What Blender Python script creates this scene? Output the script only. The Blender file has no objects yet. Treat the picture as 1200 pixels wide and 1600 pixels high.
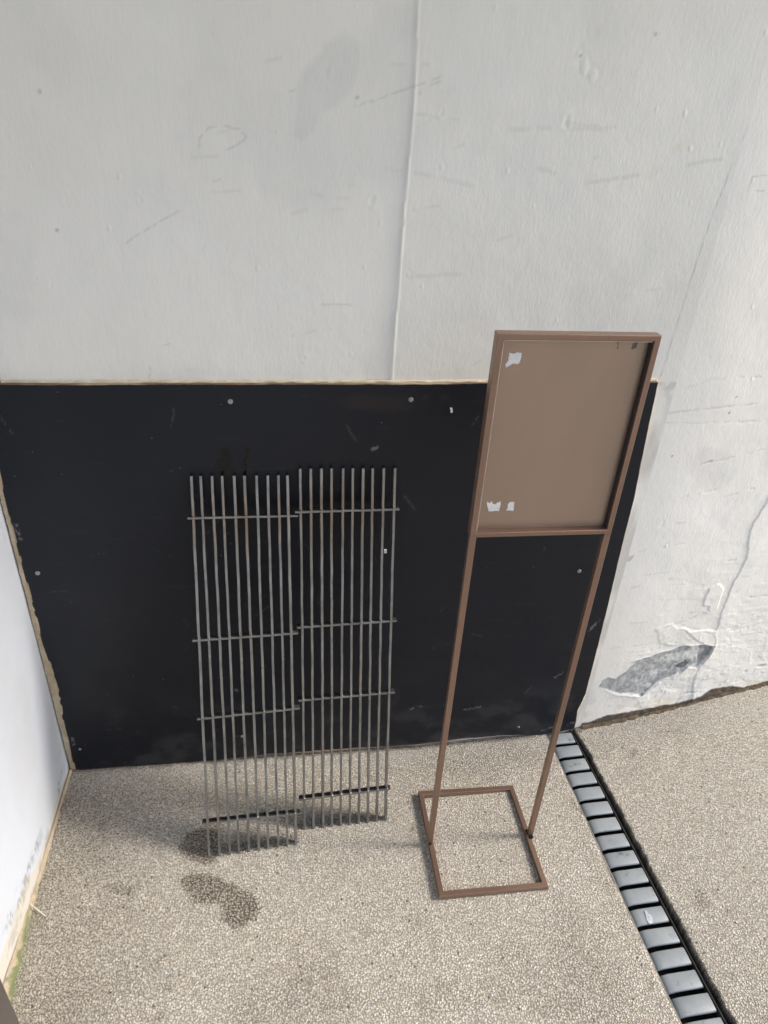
import bpy, bmesh, math, random
import numpy as np
from mathutils import Vector, Matrix

scene = bpy.context.scene
C = scene.collection
random.seed(7)
RNG = np.random.default_rng(11)

# ---------------------------------------------------------------- camera
F_PX, YAW, PITCH, ROLL, CX, CY = [1107.57989, 0.16234, 0.53902, 0.06186, -0.01747, -1.27561]
cam_d = bpy.data.cameras.new('camera')
cam = bpy.data.objects.new('camera', cam_d)
C.objects.link(cam)
cy, sy, cp, sp = math.cos(YAW), math.sin(YAW), math.cos(PITCH), math.sin(PITCH)
fw = Vector((sy*cp, cy*cp, -sp)); rt = Vector((cy, -sy, 0)); upv = rt.cross(fw)
r2 = rt*math.cos(ROLL) + upv*math.sin(ROLL)
u2 = -rt*math.sin(ROLL) + upv*math.cos(ROLL)
cam.matrix_world = Matrix(((r2.x, u2.x, -fw.x, CX), (r2.y, u2.y, -fw.y, CY), (r2.z, u2.z, -fw.z, 1.5), (0, 0, 0, 1)))
cam_d.sensor_fit = 'VERTICAL'
cam_d.sensor_height = 32.0
cam_d.lens = F_PX/1600*32.0
cam_d.clip_start = .02
cam_d.clip_end = 500
scene.camera = cam

# ---------------------------------------------------------------- light
SUN_AZ = math.radians(-5)      # from +X, grazing the back wall
SUN_EL = math.radians(40)
w = bpy.data.worlds.new('World'); scene.world = w; w.use_nodes = True
nt = w.node_tree
sky = nt.nodes.new('ShaderNodeTexSky'); sky.sky_type = 'NISHITA'; sky.sun_disc = False
sky.sun_elevation = SUN_EL
sky.sun_rotation = math.pi/2 - SUN_AZ
sky.air_density = 1.0; sky.dust_density = 2.5; sky.ozone_density = 1.0
nt.nodes['Background'].inputs['Strength'].default_value = .11
nt.links.new(sky.outputs[0], nt.nodes['Background'].inputs['Color'])
sd = Vector((math.cos(SUN_EL)*math.cos(SUN_AZ), math.cos(SUN_EL)*math.sin(SUN_AZ), math.sin(SUN_EL)))
sl = bpy.data.lights.new('sun', 'SUN'); sl.energy = 1.15; sl.angle = math.radians(12); sl.color = (1, .965, .91)
so = bpy.data.objects.new('sun', sl); C.objects.link(so)
so.rotation_euler = sd.to_track_quat('Z', 'Y').to_euler()
so.location = sd*8
vs = scene.view_settings
vs.view_transform = 'Standard'; vs.look = 'None'; vs.gamma = 1; vs.use_curve_mapping = False
vs.exposure = 1.33
scene.render.engine = 'CYCLES'

# ---------------------------------------------------------------- helpers
def tag(o, label=None, cat=None, group=None, kind=None):
    if label: o['label'] = label
    if cat: o['category'] = cat
    if group: o['group'] = group
    if kind: o['kind'] = kind
    return o

def empty(name, loc=(0, 0, 0)):
    o = bpy.data.objects.new(name, None); C.objects.link(o); o.location = loc
    o.empty_display_size = .05
    return o

def link(name, me, mat, parent=None, smooth=False):
    o = bpy.data.objects.new(name, me); C.objects.link(o)
    if mat: me.materials.append(mat)
    if smooth: me.polygons.foreach_set('use_smooth', [True]*len(me.polygons))
    if parent:
        o.parent = parent
        o.matrix_parent_inverse = Matrix.Translation(-Vector(world_loc(parent)))
    return o

def world_loc(o):
    p = Vector(o.location)
    return p

def from_bm(name, bm, mat, parent=None, smooth=False):
    me = bpy.data.meshes.new(name)
    bmesh.ops.recalc_face_normals(bm, faces=bm.faces)
    bm.to_mesh(me); bm.free()
    return link(name, me, mat, parent, smooth)

def box(bm, A, B, wd, dp, up=(0, 0, 1), bev=.0, wob=0, nseg=1, cap=0):
    """bar from A to B; wd across, dp along the 'up'-ish direction"""
    A = Vector(A); B = Vector(B); d = (B-A).normalized()
    s = d.cross(Vector(up)).normalized(); t = s.cross(d).normalized()
    rings = []
    ts = [k/nseg for k in range(nseg+1)]
    if cap: ts.insert(-1, 1-cap); nseg += 1
    for k in range(nseg+1):
        c = A.lerp(B, ts[k])
        if wob and 0 < k < nseg: c = c + s*random.uniform(-wob, wob) + t*random.uniform(-wob, wob)
        prof = []
        hw, hd = wd/2, dp/2
        if bev:
            b = bev
            pts = [(-hw+b, -hd), (hw-b, -hd), (hw, -hd+b), (hw, hd-b), (hw-b, hd), (-hw+b, hd), (-hw, hd-b), (-hw, -hd+b)]
        else:
            pts = [(-hw, -hd), (hw, -hd), (hw, hd), (-hw, hd)]
        for a, b_ in pts: prof.append(bm.verts.new(c + s*a + t*b_))
        rings.append(prof)
    n = len(rings[0])
    for k in range(nseg):
        for i in range(n):
            bm.faces.new((rings[k][i], rings[k][(i+1) % n], rings[k+1][(i+1) % n], rings[k+1][i]))
    bm.faces.new(rings[0][::-1]); bm.faces.new(rings[-1])

def blob(bm, c, r, sc=(1, 1, 1), sub=1):
    m = Matrix.Translation(Vector(c)) @ Matrix.Diagonal((sc[0], sc[1], sc[2], 1))
    bmesh.ops.create_icosphere(bm, subdivisions=sub, radius=r, matrix=m)

# numpy value noise -------------------------------------------------
def _hash(i, j, s):
    n = (i*374761393 + j*668265263 + s*974711) & 0x7fffffff
    n = ((n ^ (n >> 13))*1274126177) & 0x7fffffff
    return ((n ^ (n >> 16)) & 0xffff)/65535.0
def vnoise(x, y, s=0):
    xi = np.floor(x).astype(np.int64); yi = np.floor(y).astype(np.int64)
    fx = x-xi; fy = y-yi; fx = fx*fx*(3-2*fx); fy = fy*fy*(3-2*fy)
    a = _hash(xi, yi, s); b = _hash(xi+1, yi, s); c = _hash(xi, yi+1, s); d = _hash(xi+1, yi+1, s)
    return (a*(1-fx)+b*fx)*(1-fy)+(c*(1-fx)+d*fx)*fy
def fbm(x, y, f, s=0, o=4):
    t = 0; amp = 1; tot = 0
    for k in range(o):
        t = t + amp*vnoise(x*f*2**k+17.3*k, y*f*2**k+5.1*k, s+k); tot += amp; amp *= .55
    return t/tot
def sstep(a, b, x):
    t = np.clip((x-a)/(b-a), 0, 1); return t*t*(3-2*t)
def pdist(X, Y, poly, closed=False):
    """distance to polyline, signed side of nearest segment, position along 0..1"""
    pts = list(poly) + ([poly[0]] if closed else [])
    best = np.full(X.shape, 1e9); side = np.zeros(X.shape); al = np.zeros(X.shape)
    n = len(pts)-1
    for k in range(n):
        ax, ay = pts[k]; bx, by = pts[k+1]; dx, dy = bx-ax, by-ay
        L2 = dx*dx+dy*dy+1e-12
        t = np.clip(((X-ax)*dx+(Y-ay)*dy)/L2, 0, 1)
        d = np.hypot(X-ax-t*dx, Y-ay-t*dy)
        m = d < best
        best = np.where(m, d, best)
        side = np.where(m, np.sign((X-ax)*dy-(Y-ay)*dx), side)
        al = np.where(m, (k+t)/n, al)
    return best, side, al
def inside(X, Y, poly):
    r = np.zeros(X.shape, bool); n = len(poly)
    for k in range(n):
        ax, ay = poly[k]; bx, by = poly[(k+1) % n]
        c = ((ay > Y) != (by > Y)) & (X < (bx-ax)*(Y-ay)/((by-ay) if by != ay else 1e-9)+ax)
        r ^= c
    return r
def sdf(X, Y, poly):
    d, _, _ = pdist(X, Y, poly, True)
    return np.where(inside(X, Y, poly), -d, d)
def warp(X, Y, f, a, s=50):
    return X+(fbm(X, Y, f, s)-.5)*2*a, Y+(fbm(X, Y, f, s+9)-.5)*2*a
def stroke(X, Y, poly, wdt, a=.0015, gap=.5, s=3, f=90):
    U, V = warp(X, Y, 60, a, s)
    d, _, al = pdist(U, V, poly)
    m = 1-sstep(wdt*.4, wdt, d)
    g = sstep(gap-.12, gap+.12, vnoise(X*f, Y*f, s+20)) if gap > 0 else 1
    return m*g*sstep(0, .08, al+.03)*sstep(0, .08, 1.03-al)

def axis(parts):
    """nonuniform axis: list of (start, end, step)"""
    out = []
    for a, b, st in parts:
        n = max(1, int(round((b-a)/st)))
        out += list(np.linspace(a, b, n, endpoint=False))
    out.append(parts[-1][1])
    return np.array(out)

def grid_mesh(name, P, attrs, extra=None):
    """P: (ny, nx, 3) array of points; attrs: dict name -> (ny, nx)"""
    ny, nx = P.shape[:2]
    idx = np.arange(ny*nx).reshape(ny, nx)
    q = np.stack([idx[:-1, :-1], idx[:-1, 1:], idx[1:, 1:], idx[1:, :-1]], -1).reshape(-1, 4)
    me = bpy.data.meshes.new(name)
    me.vertices.add(ny*nx); me.vertices.foreach_set('co', P.reshape(-1).astype(np.float32))
    me.loops.add(q.size); me.loops.foreach_set('vertex_index', q.reshape(-1).astype(np.int32))
    me.polygons.add(len(q)); me.polygons.foreach_set('loop_start', np.arange(0, q.size, 4, dtype=np.int32))
    try: me.polygons.foreach_set('loop_total', np.full(len(q), 4, dtype=np.int32))
    except Exception: pass
    me.update(calc_edges=True)
    for k, v in attrs.items():
        a = me.attributes.new(k, 'FLOAT', 'POINT'); a.data.foreach_set('value', v.reshape(-1).astype(np.float32))
    me.polygons.foreach_set('use_smooth', np.ones(len(q), dtype=bool))
    me.validate()
    return me

# ---------------------------------------------------------------- materials
class NM:
    def __init__(s, name, rough=.6, metal=0, spec=.5):
        s.m = bpy.data.materials.new(name); s.m.use_nodes = True; s.t = s.m.node_tree
        s.b = s.t.nodes['Principled BSDF']
        s.b.inputs['Roughness'].default_value = rough; s.b.inputs['Metallic'].default_value = metal
        s.b.inputs['Specular IOR Level'].default_value = spec
        s.tc = s.t.nodes.new('ShaderNodeTexCoord')
    def n(s, ty, **kw):
        nd = s.t.nodes.new('ShaderNode'+ty)
        for k, v in kw.items():
            if k in nd.inputs.keys(): s.put(nd.inputs[k], v)
            else: setattr(nd, k, v)
        return nd
    def put(s, sock, v):
        if hasattr(v, 'is_linked') or isinstance(v, bpy.types.NodeSocket): s.t.links.new(v, sock)
        elif isinstance(v, (tuple, list)) and len(v) == 3 and sock.type == 'RGBA': sock.default_value = (*v, 1)
        else: sock.default_value = v
    def coord(s, scale=(1, 1, 1), src='Object'):
        mp = s.t.nodes.new('ShaderNodeMapping'); s.t.links.new(s.tc.outputs[src], mp.inputs[0])
        mp.inputs['Scale'].default_value = scale
        return mp.outputs[0]
    def noise(s, vec, sc, det=4, rough=.55, dist=0, out=0):
        nd = s.n('TexNoise'); s.put(nd.inputs['Vector'], vec); nd.inputs['Scale'].default_value = sc
        nd.inputs['Detail'].default_value = det; nd.inputs['Roughness'].default_value = rough; nd.inputs['Distortion'].default_value = dist
        return nd.outputs[out]
    def attr(s, name):
        nd = s.n('Attribute'); nd.attribute_name = name; return nd.outputs['Fac']
    def ramp(s, v, stops, mode='LINEAR'):
        nd = s.n('ValToRGB'); s.put(nd.inputs[0], v); cr = nd.color_ramp; cr.interpolation = mode
        while len(cr.elements) < len(stops): cr.elements.new(.5)
        for e, (p_, c) in zip(cr.elements, stops):
            e.position = p_; e.color = (*c, 1) if len(c) == 3 else c
        return nd.outputs[0]
    def rng(s, v, a, b, c=0., d=1.):
        nd = s.n('MapRange'); s.put(nd.inputs[0], v)
        for i, x in zip((1, 2, 3, 4), (a, b, c, d)): nd.inputs[i].default_value = x
        return nd.outputs[0]
    def mix(s, f, a, b, mode='MIX'):
        nd = s.n('Mix'); nd.data_type = 'RGBA'; nd.blend_type = mode
        s.put(nd.inputs[0], f); s.put(nd.inputs[6], a); s.put(nd.inputs[7], b); return nd.outputs[2]
    def math(s, op, a, b=0.):
        nd = s.n('Math'); nd.operation = op; s.put(nd.inputs[0], a); s.put(nd.inputs[1], b); return nd.outputs[0]
    def bump(s, h, dist=.001, st=1., nrm=None):
        nd = s.n('Bump'); s.put(nd.inputs['Height'], h); nd.inputs['Distance'].default_value = dist; nd.inputs['Strength'].default_value = st
        if nrm: s.put(nd.inputs['Normal'], nrm)
        return nd.outputs[0]
    def done(s, col=None, nrm=None, rough=None):
        if col is not None: s.put(s.b.inputs['Base Color'], col)
        if nrm is not None: s.put(s.b.inputs['Normal'], nrm)
        if rough is not None: s.put(s.b.inputs['Roughness'], rough)
        return s.m

def mat_wall(name, base=(.80, .78, .725), warm=(.78, .75, .675), tex=1.0):
    M = NM(name, .62, spec=.35)
    co = M.coord()
    big = M.noise(co, 2.2, 4, .6)
    mid = M.noise(co, 9, 5, .6, .4)
    col = M.mix(M.rng(big, .35, .7), base, warm)
    col = M.mix(M.rng(mid, .45, .75, 0, .22), col, (.68, .68, .66))
    # faint streaks of roller work and thin dirt
    st = M.noise(M.coord((90, 90, 6)), 1, 4, .6)
    col = M.mix(M.rng(st, .52, .8, 0, .08), col, (.50, .50, .49))
    pit = M.noise(M.coord((60, 60, 60)), 1, 2, .5)
    col = M.mix(M.rng(pit, .72, .80, 0, .35), col, (.78, .77, .74))
    col = M.mix(M.attr('dull'), col, (.52, .515, .50))
    col = M.mix(M.attr('yellow'), col, (.62, .50, .26))
    cem = M.ramp(M.noise(co, 55, 5, .7), [(.3, (.20, .205, .205)), (.45, (.33, .335, .33)), (.58, (.46, .46, .45)), (.72, (.72, .71, .68))])
    col = M.mix(M.attr('cement'), col, cem)
    dirt = M.ramp(M.noise(co, 70, 4, .7), [(.3, (.035, .027, .02)), (.7, (.17, .13, .09))])
    col = M.mix(M.attr('dirt'), col, dirt)
    col = M.mix(M.attr('mark'), col, (.05, .05, .055))
    h1 = M.noise(M.coord((170, 170, 60)), 1, 4, .6, .3)
    h2 = M.noise(M.coord((420, 420, 300)), 1, 2, .5)
    h3 = M.noise(co, 14, 3, .5)
    h = M.math('ADD', M.math('MULTIPLY', h1, .6), M.math('MULTIPLY', h2, .18))
    h = M.math('ADD', h, M.math('MULTIPLY', h3, 1.6))
    # raised paint dabs
    v = M.n('TexVoronoi'); M.put(v.inputs['Vector'], M.coord((38, 38, 24))); v.inputs['Scale'].default_value = 1
    dab = M.rng(v.outputs['Distance'], .0, .17, 1, 0)
    sel = M.n('SeparateColor'); M.put(sel.inputs[0], v.outputs['Color'])
    dab = M.math('MULTIPLY', dab, M.rng(sel.outputs[0], .82, .9))
    h = M.math('ADD', h, M.math('MULTIPLY', dab, 1.1))
    return M.done(col, M.bump(h, .0011*tex, .7))

def mat_ground():
    M = NM('washed_aggregate', .75, spec=.3)
    co = M.coord()
    wv = M.n('VectorMath'); wv.operation = 'MULTIPLY_ADD'
    nc = M.noise(co, 160, 2, .5, 0, 1)
    M.put(wv.inputs[0], nc); wv.inputs[1].default_value = (.0022, .0022, 0); M.put(wv.inputs[2], co)
    def layer(scale, off, rmin, rmax, soft):
        mp = M.n('VectorMath'); mp.operation = 'ADD'; M.put(mp.inputs[0], wv.outputs[0]); mp.inputs[1].default_value = (off, off*.7, 0)
        v = M.n('TexVoronoi'); M.put(v.inputs['Vector'], mp.outputs[0]); v.inputs['Scale'].default_value = scale
        v.inputs['Randomness'].default_value = 1.0; v.voronoi_dimensions = '2D'
        sc = M.n('SeparateColor'); M.put(sc.inputs[0], v.outputs['Color'])
        rad = M.rng(sc.outputs[2], 0, 1, rmin, rmax)
        q = M.math('DIVIDE', v.outputs['Distance'], rad)
        m = M.rng(q, 1.0-soft, 1.0+soft, 1, 0)
        hgt = M.math('SQRT', M.math('MAXIMUM', M.math('SUBTRACT', 1., M.math('MULTIPLY', q, q)), 0.))
        return m, M.math('MULTIPLY', hgt, rad), sc
    m1, h1, sc = layer(212, 0, .26, .62, .18)
    m2, h2, sc2 = layer(340, .37, .22, .55, .18)
    RP = [(0, (.34, .295, .23)), (.12, (.46, .41, .33)), (.3, (.56, .505, .415)), (.5, (.63, .575, .485)),
          (.68, (.58, .515, .41)), (.8, (.69, .64, .55)), (.93, (.76, .715, .64)), (1, (.46, .42, .36))]
    stone = M.ramp(sc.outputs[0], RP)
    stone2 = M.ramp(sc2.outputs[0], RP)
    stone2 = M.mix(M.math('MULTIPLY', M.attr('stain_shade'), .85), stone2, (.075, .054, .036))
    stone = M.mix(m1, stone2, stone)
    stone = M.mix(M.rng(sc.outputs[1], .95, .98, 0, .4), stone, (.42, .28, .19))
    matrix = M.mix(M.noise(co, 9, 4), (.235, .213, .178), (.33, .303, .26))
    isst = M.math('MAXIMUM', m1, M.math('MULTIPLY', m2, .85))
    # cloudy patches where cement covers the stones
    cover = M.rng(M.noise(co, 24, 4, .7), .55, .75, 0, .40)
    isst2 = M.math('MULTIPLY', isst, M.math('SUBTRACT', 1., cover))
    stain_shade = M.attr('stain_shade')
    damp = M.attr('damp')
    matrix = M.mix(stain_shade, matrix, (.045, .032, .020))
    stone = M.mix(M.math('MULTIPLY', stain_shade, .42), stone, (.20, .15, .10))
    isst2 = M.math('MULTIPLY', isst2, M.math('SUBTRACT', 1., M.math('MULTIPLY', stain_shade, .25)))
    matrix = M.mix(M.math('MULTIPLY', damp, .6), matrix, (.10, .09, .078))
    col = M.mix(isst2, matrix, stone)
    big = M.noise(co, 3.1, 5, .65)
    col = M.mix(M.rng(big, .42, .7, 0, .22), col, (.80, .78, .75), 'MULTIPLY')
    col = M.mix(M.math('MULTIPLY', damp, .8), col, (.62, .60, .58), 'MULTIPLY')
    col = M.mix(M.attr('dust'), col, (.50, .48, .45))
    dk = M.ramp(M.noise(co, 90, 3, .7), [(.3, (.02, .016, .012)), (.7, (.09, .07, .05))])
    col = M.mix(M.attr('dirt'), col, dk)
    col = M.mix(M.math('MULTIPLY', M.attr('moss'), .6), col, (.27, .28, .19))
    # little dark specks
    v3 = M.n('TexVoronoi'); M.put(v3.inputs['Vector'], co); v3.inputs['Scale'].default_value = 22; v3.voronoi_dimensions = '2D'
    s3 = M.n('SeparateColor'); M.put(s3.inputs[0], v3.outputs['Color'])
    sp_ = M.math('MULTIPLY', M.rng(v3.outputs['Distance'], .03, .075, 1, 0), M.rng(s3.outputs[0], .6, .75))
    col = M.mix(M.math('MULTIPLY', sp_, .8), col, (.06, .045, .035))
    h = M.math('MULTIPLY', M.math('MAXIMUM', h1, M.math('MULTIPLY', h2, .6)), 2.2)
    h = M.math('ADD', M.math('MULTIPLY', h, M.math('SUBTRACT', 1., M.math('MULTIPLY', cover, .8))), M.math('MULTIPLY', M.noise(co, 500, 2), .12))
    rg = M.rng(stain_shade, 0, 1, .8, .5)
    return M.done(col, M.bump(h, .0021, 1.), rg)

def mat_panel():
    M = NM('black_film_ply', .42, spec=.32)
    co = M.coord()
    col = M.mix(M.noise(co, 5, 5, .6), (.0028, .0040, .0080), (.0065, .0082, .0135))
    sc = M.noise(M.coord((7, 7, 60)), 1, 5, .7, .5)
    col = M.mix(M.rng(sc, .60, .85, 0, .5), col, (.040, .040, .042))
    v = M.n('TexVoronoi'); M.put(v.inputs['Vector'], co); v.inputs['Scale'].default_value = 46
    s3 = M.n('SeparateColor'); M.put(s3.inputs[0], v.outputs['Color'])
    sp_ = M.math('MULTIPLY', M.rng(v.outputs['Distance'], .03, .06, 1, 0), M.rng(s3.outputs[0], .86, .9))
    col = M.mix(M.math('MULTIPLY', sp_, .55), col, (.35, .34, .32))
    col = M.mix(M.attr('scuff'), col, (.20, .20, .205))
    col = M.mix(M.attr('rust'), col, (.075, .04, .02))
    ply = M.mix(M.noise(co, 30, 3), (.13, .062, .045), (.26, .17, .10))
    ply = M.mix(M.attr('pale'), ply, (.55, .45, .30))
    col = M.mix(M.attr('ply'), col, ply)
    r = M.rng(M.noise(co, 6, 5, .7), .3, .7, .36, .58)
    r = M.math('SUBTRACT', r, M.math('MULTIPLY', M.attr('wet'), .25))
    r = M.math('ADD', r, M.math('MULTIPLY', M.attr('ply'), .3))
    col = M.mix(M.attr('wet'), col, (.003, .003, .004))
    h = M.math('ADD', M.noise(co, 4, 3, .5), M.math('MULTIPLY', M.noise(co, 220, 2), .012))
    return M.done(col, M.bump(h, .006, .6), r)

def mat_simple(name, c1, c2, rough=.6, metal=0, sc=30, bsc=200, bd=.0004, spec=.5, wear=None):
    M = NM(name, rough, metal, spec)
    co = M.coord()
    col = M.mix(M.rng(M.noise(co, sc, 4, .6), .3, .7), c1, c2)
    if wear: col = M.mix(M.rng(M.noise(co, sc*2.3, 5, .7), .60, .72), col, wear)
    return M.done(col, M.bump(M.noise(co, bsc, 3), bd, .6))

def mat_steel():
    M = NM('raw_steel', .36, .85)
    co = M.coord()
    col = M.mix(M.rng(M.noise(co, 25, 4, .6), .35, .65), (.205, .205, .20), (.32, .32, .31))
    col = M.mix(M.rng(M.noise(M.coord((1, 1, .35)), 13, 4, .7), .52, .70, 0, .5), col, (.34, .26, .19))
    col = M.mix(M.attr('rust'), col, M.mix(M.noise(co, 120, 3), (.13, .05, .02), (.35, .19, .08)))
    col = M.mix(M.attr('darken'), col, (.045, .04, .038))
    r = M.rng(M.noise(co, 60, 3), .3, .7, .27, .46)
    return M.done(col, M.bump(M.noise(co, 260, 3, .6), .0003, .7), r)

def mat_brown(name, c1, c2, rough=.42, metal=.45, worn=True):
    M = NM(name, rough, metal)
    co = M.coord()
    col = M.mix(M.rng(M.noise(co, 5, 4, .6), .3, .7), c1, c2)
    col = M.mix(M.rng(M.noise(co, 900, 2, .5), .45, .75, 0, .45), col, (.36, .25, .19))
    if worn: col = M.mix(M.rng(M.noise(M.coord((30, 30, 9)), 1, 5, .75), .66, .74, 0, .5), col, (.10, .06, .045))
    else: col = M.mix(M.rng(M.noise(M.coord((12, 12, 4)), 1, 3, .5), .35, .7, 0, .25), col, (.27, .22, .17))
    return M.done(col, M.bump(M.noise(co, 700, 2), .0002, .5), M.rng(M.noise(co, 12, 3), .3, .7, rough-.05, rough+.08))

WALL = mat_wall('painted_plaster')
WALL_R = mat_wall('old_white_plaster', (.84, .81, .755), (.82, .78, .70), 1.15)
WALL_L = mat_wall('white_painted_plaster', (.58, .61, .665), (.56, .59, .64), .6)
GROUND = mat_ground()
PANEL = mat_panel()
STEEL = mat_steel()
STEEL.node_tree.nodes['Principled BSDF'].inputs['Metallic'].default_value = .88
BROWN = mat_brown('brown_coated_steel', (.235, .143, .100), (.285, .182, .130), .33, .6)
PLATE = mat_brown('brown_sheet', (.37, .275, .205), (.40, .282, .210), .33, .6, False)
SLAT = mat_simple('grey_grating', (.215, .235, .245), (.285, .305, .31), .46, 0, 16, 300, .0003, .5, (.12, .13, .13))
TROUGH = mat_simple('black_channel', (.008, .007, .006), (.025, .022, .018), .85, 0, 40, 150, .001)
CHAN = mat_simple('channel_edge', (.16, .155, .14), (.34, .32, .28), .6, .2, 40, 150, .0006)
ZINC = mat_simple('zinc_screw', (.28, .28, .28), (.42, .42, .41), .38, .7, 200, 600, .0002)
TAN = mat_simple('raw_wood_edge', (.42, .31, .19), (.60, .50, .36), .8, 0, 26, 180, .0012, .3, (.72, .66, .52))
TAPE = mat_simple('torn_paper_tape', (.58, .57, .55), (.74, .73, .71), .8, 0, 160, 400, .0004, .2, (.40, .32, .27))
CREAM = mat_simple('cream_filler', (.50, .42, .27), (.70, .64, .50), .75, 0, 40, 200, .0008, .3, (.25, .18, .11))
GREYTUBE = mat_simple('taupe_paint', (.085, .07, .062), (.105, .09, .08), .5, .2, 10, 300, .0002)
MOSS = mat_simple('moss', (.045, .07, .015), (.13, .17, .05), .95, 0, 60, 300, .002, .1, (.26, .19, .09))
DIRT = mat_simple('packed_dirt', (.05, .038, .027), (.19, .145, .10), .95, 0, 70, 260, .002, .1, (.30, .25, .19))
STRAW = mat_simple('straw', (.55, .50, .40), (.72, .68, .58), .7, 0, 60, 300, .0003)

XL = -.5613; XC = .775; TH = math.atan(0.1100)
BEND = .15
def wall_y(S):
    return RD[1]*np.where(S < BEND, S*S/(2*BEND), S-BEND/2)
RD = (math.cos(TH), math.sin(TH)); RN = (math.sin(TH), -math.cos(TH))

# ---------------------------------------------------------------- ground (one sheet, split only by the slot of the drain)
DRL = [(.7355, -.0), (.6703, .02)]
def dl(y): return .6703 - .0533*(y)          # left side of the drain, x at y
def dr(y): return .7525 - .0700*(y)          # right side of the drain
ysA = axis([(-60, -8, 8), (-8, -2, .6), (-2, -1.05, .05), (-1.05, .06, .005), (.06, .30, .02), (.30, 3, .3), (3, 60, 8)])
st1 = [(-0.2693,-0.3199),(-0.2365,-0.3083),(-0.1801,-0.3286),(-0.1352,-0.3505),(-0.099,-0.3769),(-0.0864,-0.4059),(-0.1003,-0.4314),(-0.1207,-0.4451),(-0.1468,-0.4398),(-0.1675,-0.4193),(-0.176,-0.3901),(-0.1965,-0.3811),(-0.2229,-0.3813),(-0.2525,-0.3504)]
grille_shade = [(-0.2634,-0.2086),(-0.2153,-0.1965),(-0.1804,-0.2164),(-0.1844,-0.2644),(-0.1963,-0.2942),(-0.238,-0.2932),(-0.2659,-0.2644)]  # painted shade, deepens the shadow beside the left grille's foot
st3 = [(-0.4153,-0.3243),(-0.3843,-0.313),(-0.3475,-0.3353),(-0.358,-0.3511),(-0.3907,-0.3507)]
foot_shade_l = [(-0.2106,-0.2556),(-0.1066,-0.2431),(-0.0024,-0.2332),(-0.0032,-0.2626),(-0.1058,-0.272),(-0.2002,-0.28)]  # contact shadow painted under the left grille's foot, with some grime
foot_shade_r = [(0.0106,-0.1988),(0.1118,-0.1925),(0.2149,-0.1895),(0.2107,-0.2208),(0.1091,-0.2251),(0.0126,-0.2279)]  # same painted contact shadow and grime for the right grille
st4 = [(0.8631,-0.5153),(0.9008,-0.5149),(0.8943,-0.5391),(0.8557,-0.542)]
def edge_r(Y):
    return dr(Y)+.0065*sstep(-.0, -.10, Y)*(.35+1.2*fbm(Y*0+3, Y, 42, 5, 4)**1.3)+.003*(fbm(Y*0+3, Y, 160, 15, 2)-.5)+.002
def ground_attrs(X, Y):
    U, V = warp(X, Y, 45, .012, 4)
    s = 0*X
    for poly, a in ((st1, .82), (grille_shade, .78), (st3, .45), (foot_shade_l, .5), (foot_shade_r, .42)):  # old spots plus the shade painted at the grille feet
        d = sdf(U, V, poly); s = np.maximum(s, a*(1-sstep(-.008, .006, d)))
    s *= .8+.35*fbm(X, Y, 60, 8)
    # many little drips and old spots
    for k in range(34):
        cx_, cy_ = RNG.uniform(-.5, 1.2), RNG.uniform(-.95, -.03); r_ = RNG.uniform(.006, .020)
        d = np.hypot((U-cx_), (V-cy_)*RNG.uniform(.7, 1.4))
        s = np.maximum(s, RNG.uniform(.15, .5)*(1-sstep(r_*.5, r_, d)))
    damp = sstep(.50, .72, fbm(X, Y, 3.3, 31, 5))*.5
    damp = np.maximum(damp, (1-sstep(.0, .05, np.abs(X-dl(Y)+.02)))*.35*fbm(X, Y, 20, 2))
    # greyer ground towards the left corner
    damp = np.maximum(damp, .85*sstep(-.18, -.50, X)*(.4+.8*fbm(X, Y, 9, 71)))
    dust = (1-sstep(.0, .07, np.abs(Y+.03)))*.35*fbm(X, Y, 30, 12)
    dust = np.maximum(dust, .5*(1-sstep(.01, .09, np.hypot(X-.86, Y+.0)))*fbm(X, Y, 35, 5))
    jr = X-dr(Y)
    dirt = np.where(jr > -.005, (1-sstep(-.001, .004+.005*fbm(X, Y, 25, 9), X-edge_r(Y)+.006*(fbm(X, Y, 120, 33)-.5)))*.7, 0)
    dirt = np.maximum(dirt, .55*np.where(X < dl(Y)+.002, 1-sstep(.002, .009, dl(Y)-X), 0)*sstep(.4, .7, fbm(X, Y, 40, 3)))
    wr = (X-XC)*RN[0]+Y*RN[1]+.010
    dirt = np.maximum(dirt, np.where(X > XC-.03, (1-sstep(.0, .030, wr+.03*(fbm(X, Y, 30, 61)-.5)))*.8, 0))
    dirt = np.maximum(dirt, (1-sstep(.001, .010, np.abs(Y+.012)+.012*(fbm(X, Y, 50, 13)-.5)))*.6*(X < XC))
    moss = (1-sstep(.006, .022, X-XL-.03+.03*(fbm(X, Y, 40, 41)-.0)))*sstep(-.25, -.45, Y)*.6
    return dict(stain_shade=np.clip(s, 0, 1), damp=np.clip(damp, 0, 1), dust=np.clip(dust, 0, 1), dirt=np.clip(dirt, 0, 1), moss=np.clip(moss, 0, 1))
def rise(x, y):
    d_ = x-0.741
    return .019*sstep(.30, .80, x)*sstep(-.75, -.02, y)+0.1210*np.where(d_ < 2.0, .5*(d_+np.sqrt(d_*d_+.0012)), 2.0)
def ground_z(X, Y):
    return (fbm(X, Y, 5, 90, 3)-.5)*.003 + rise(X, Y)

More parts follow.
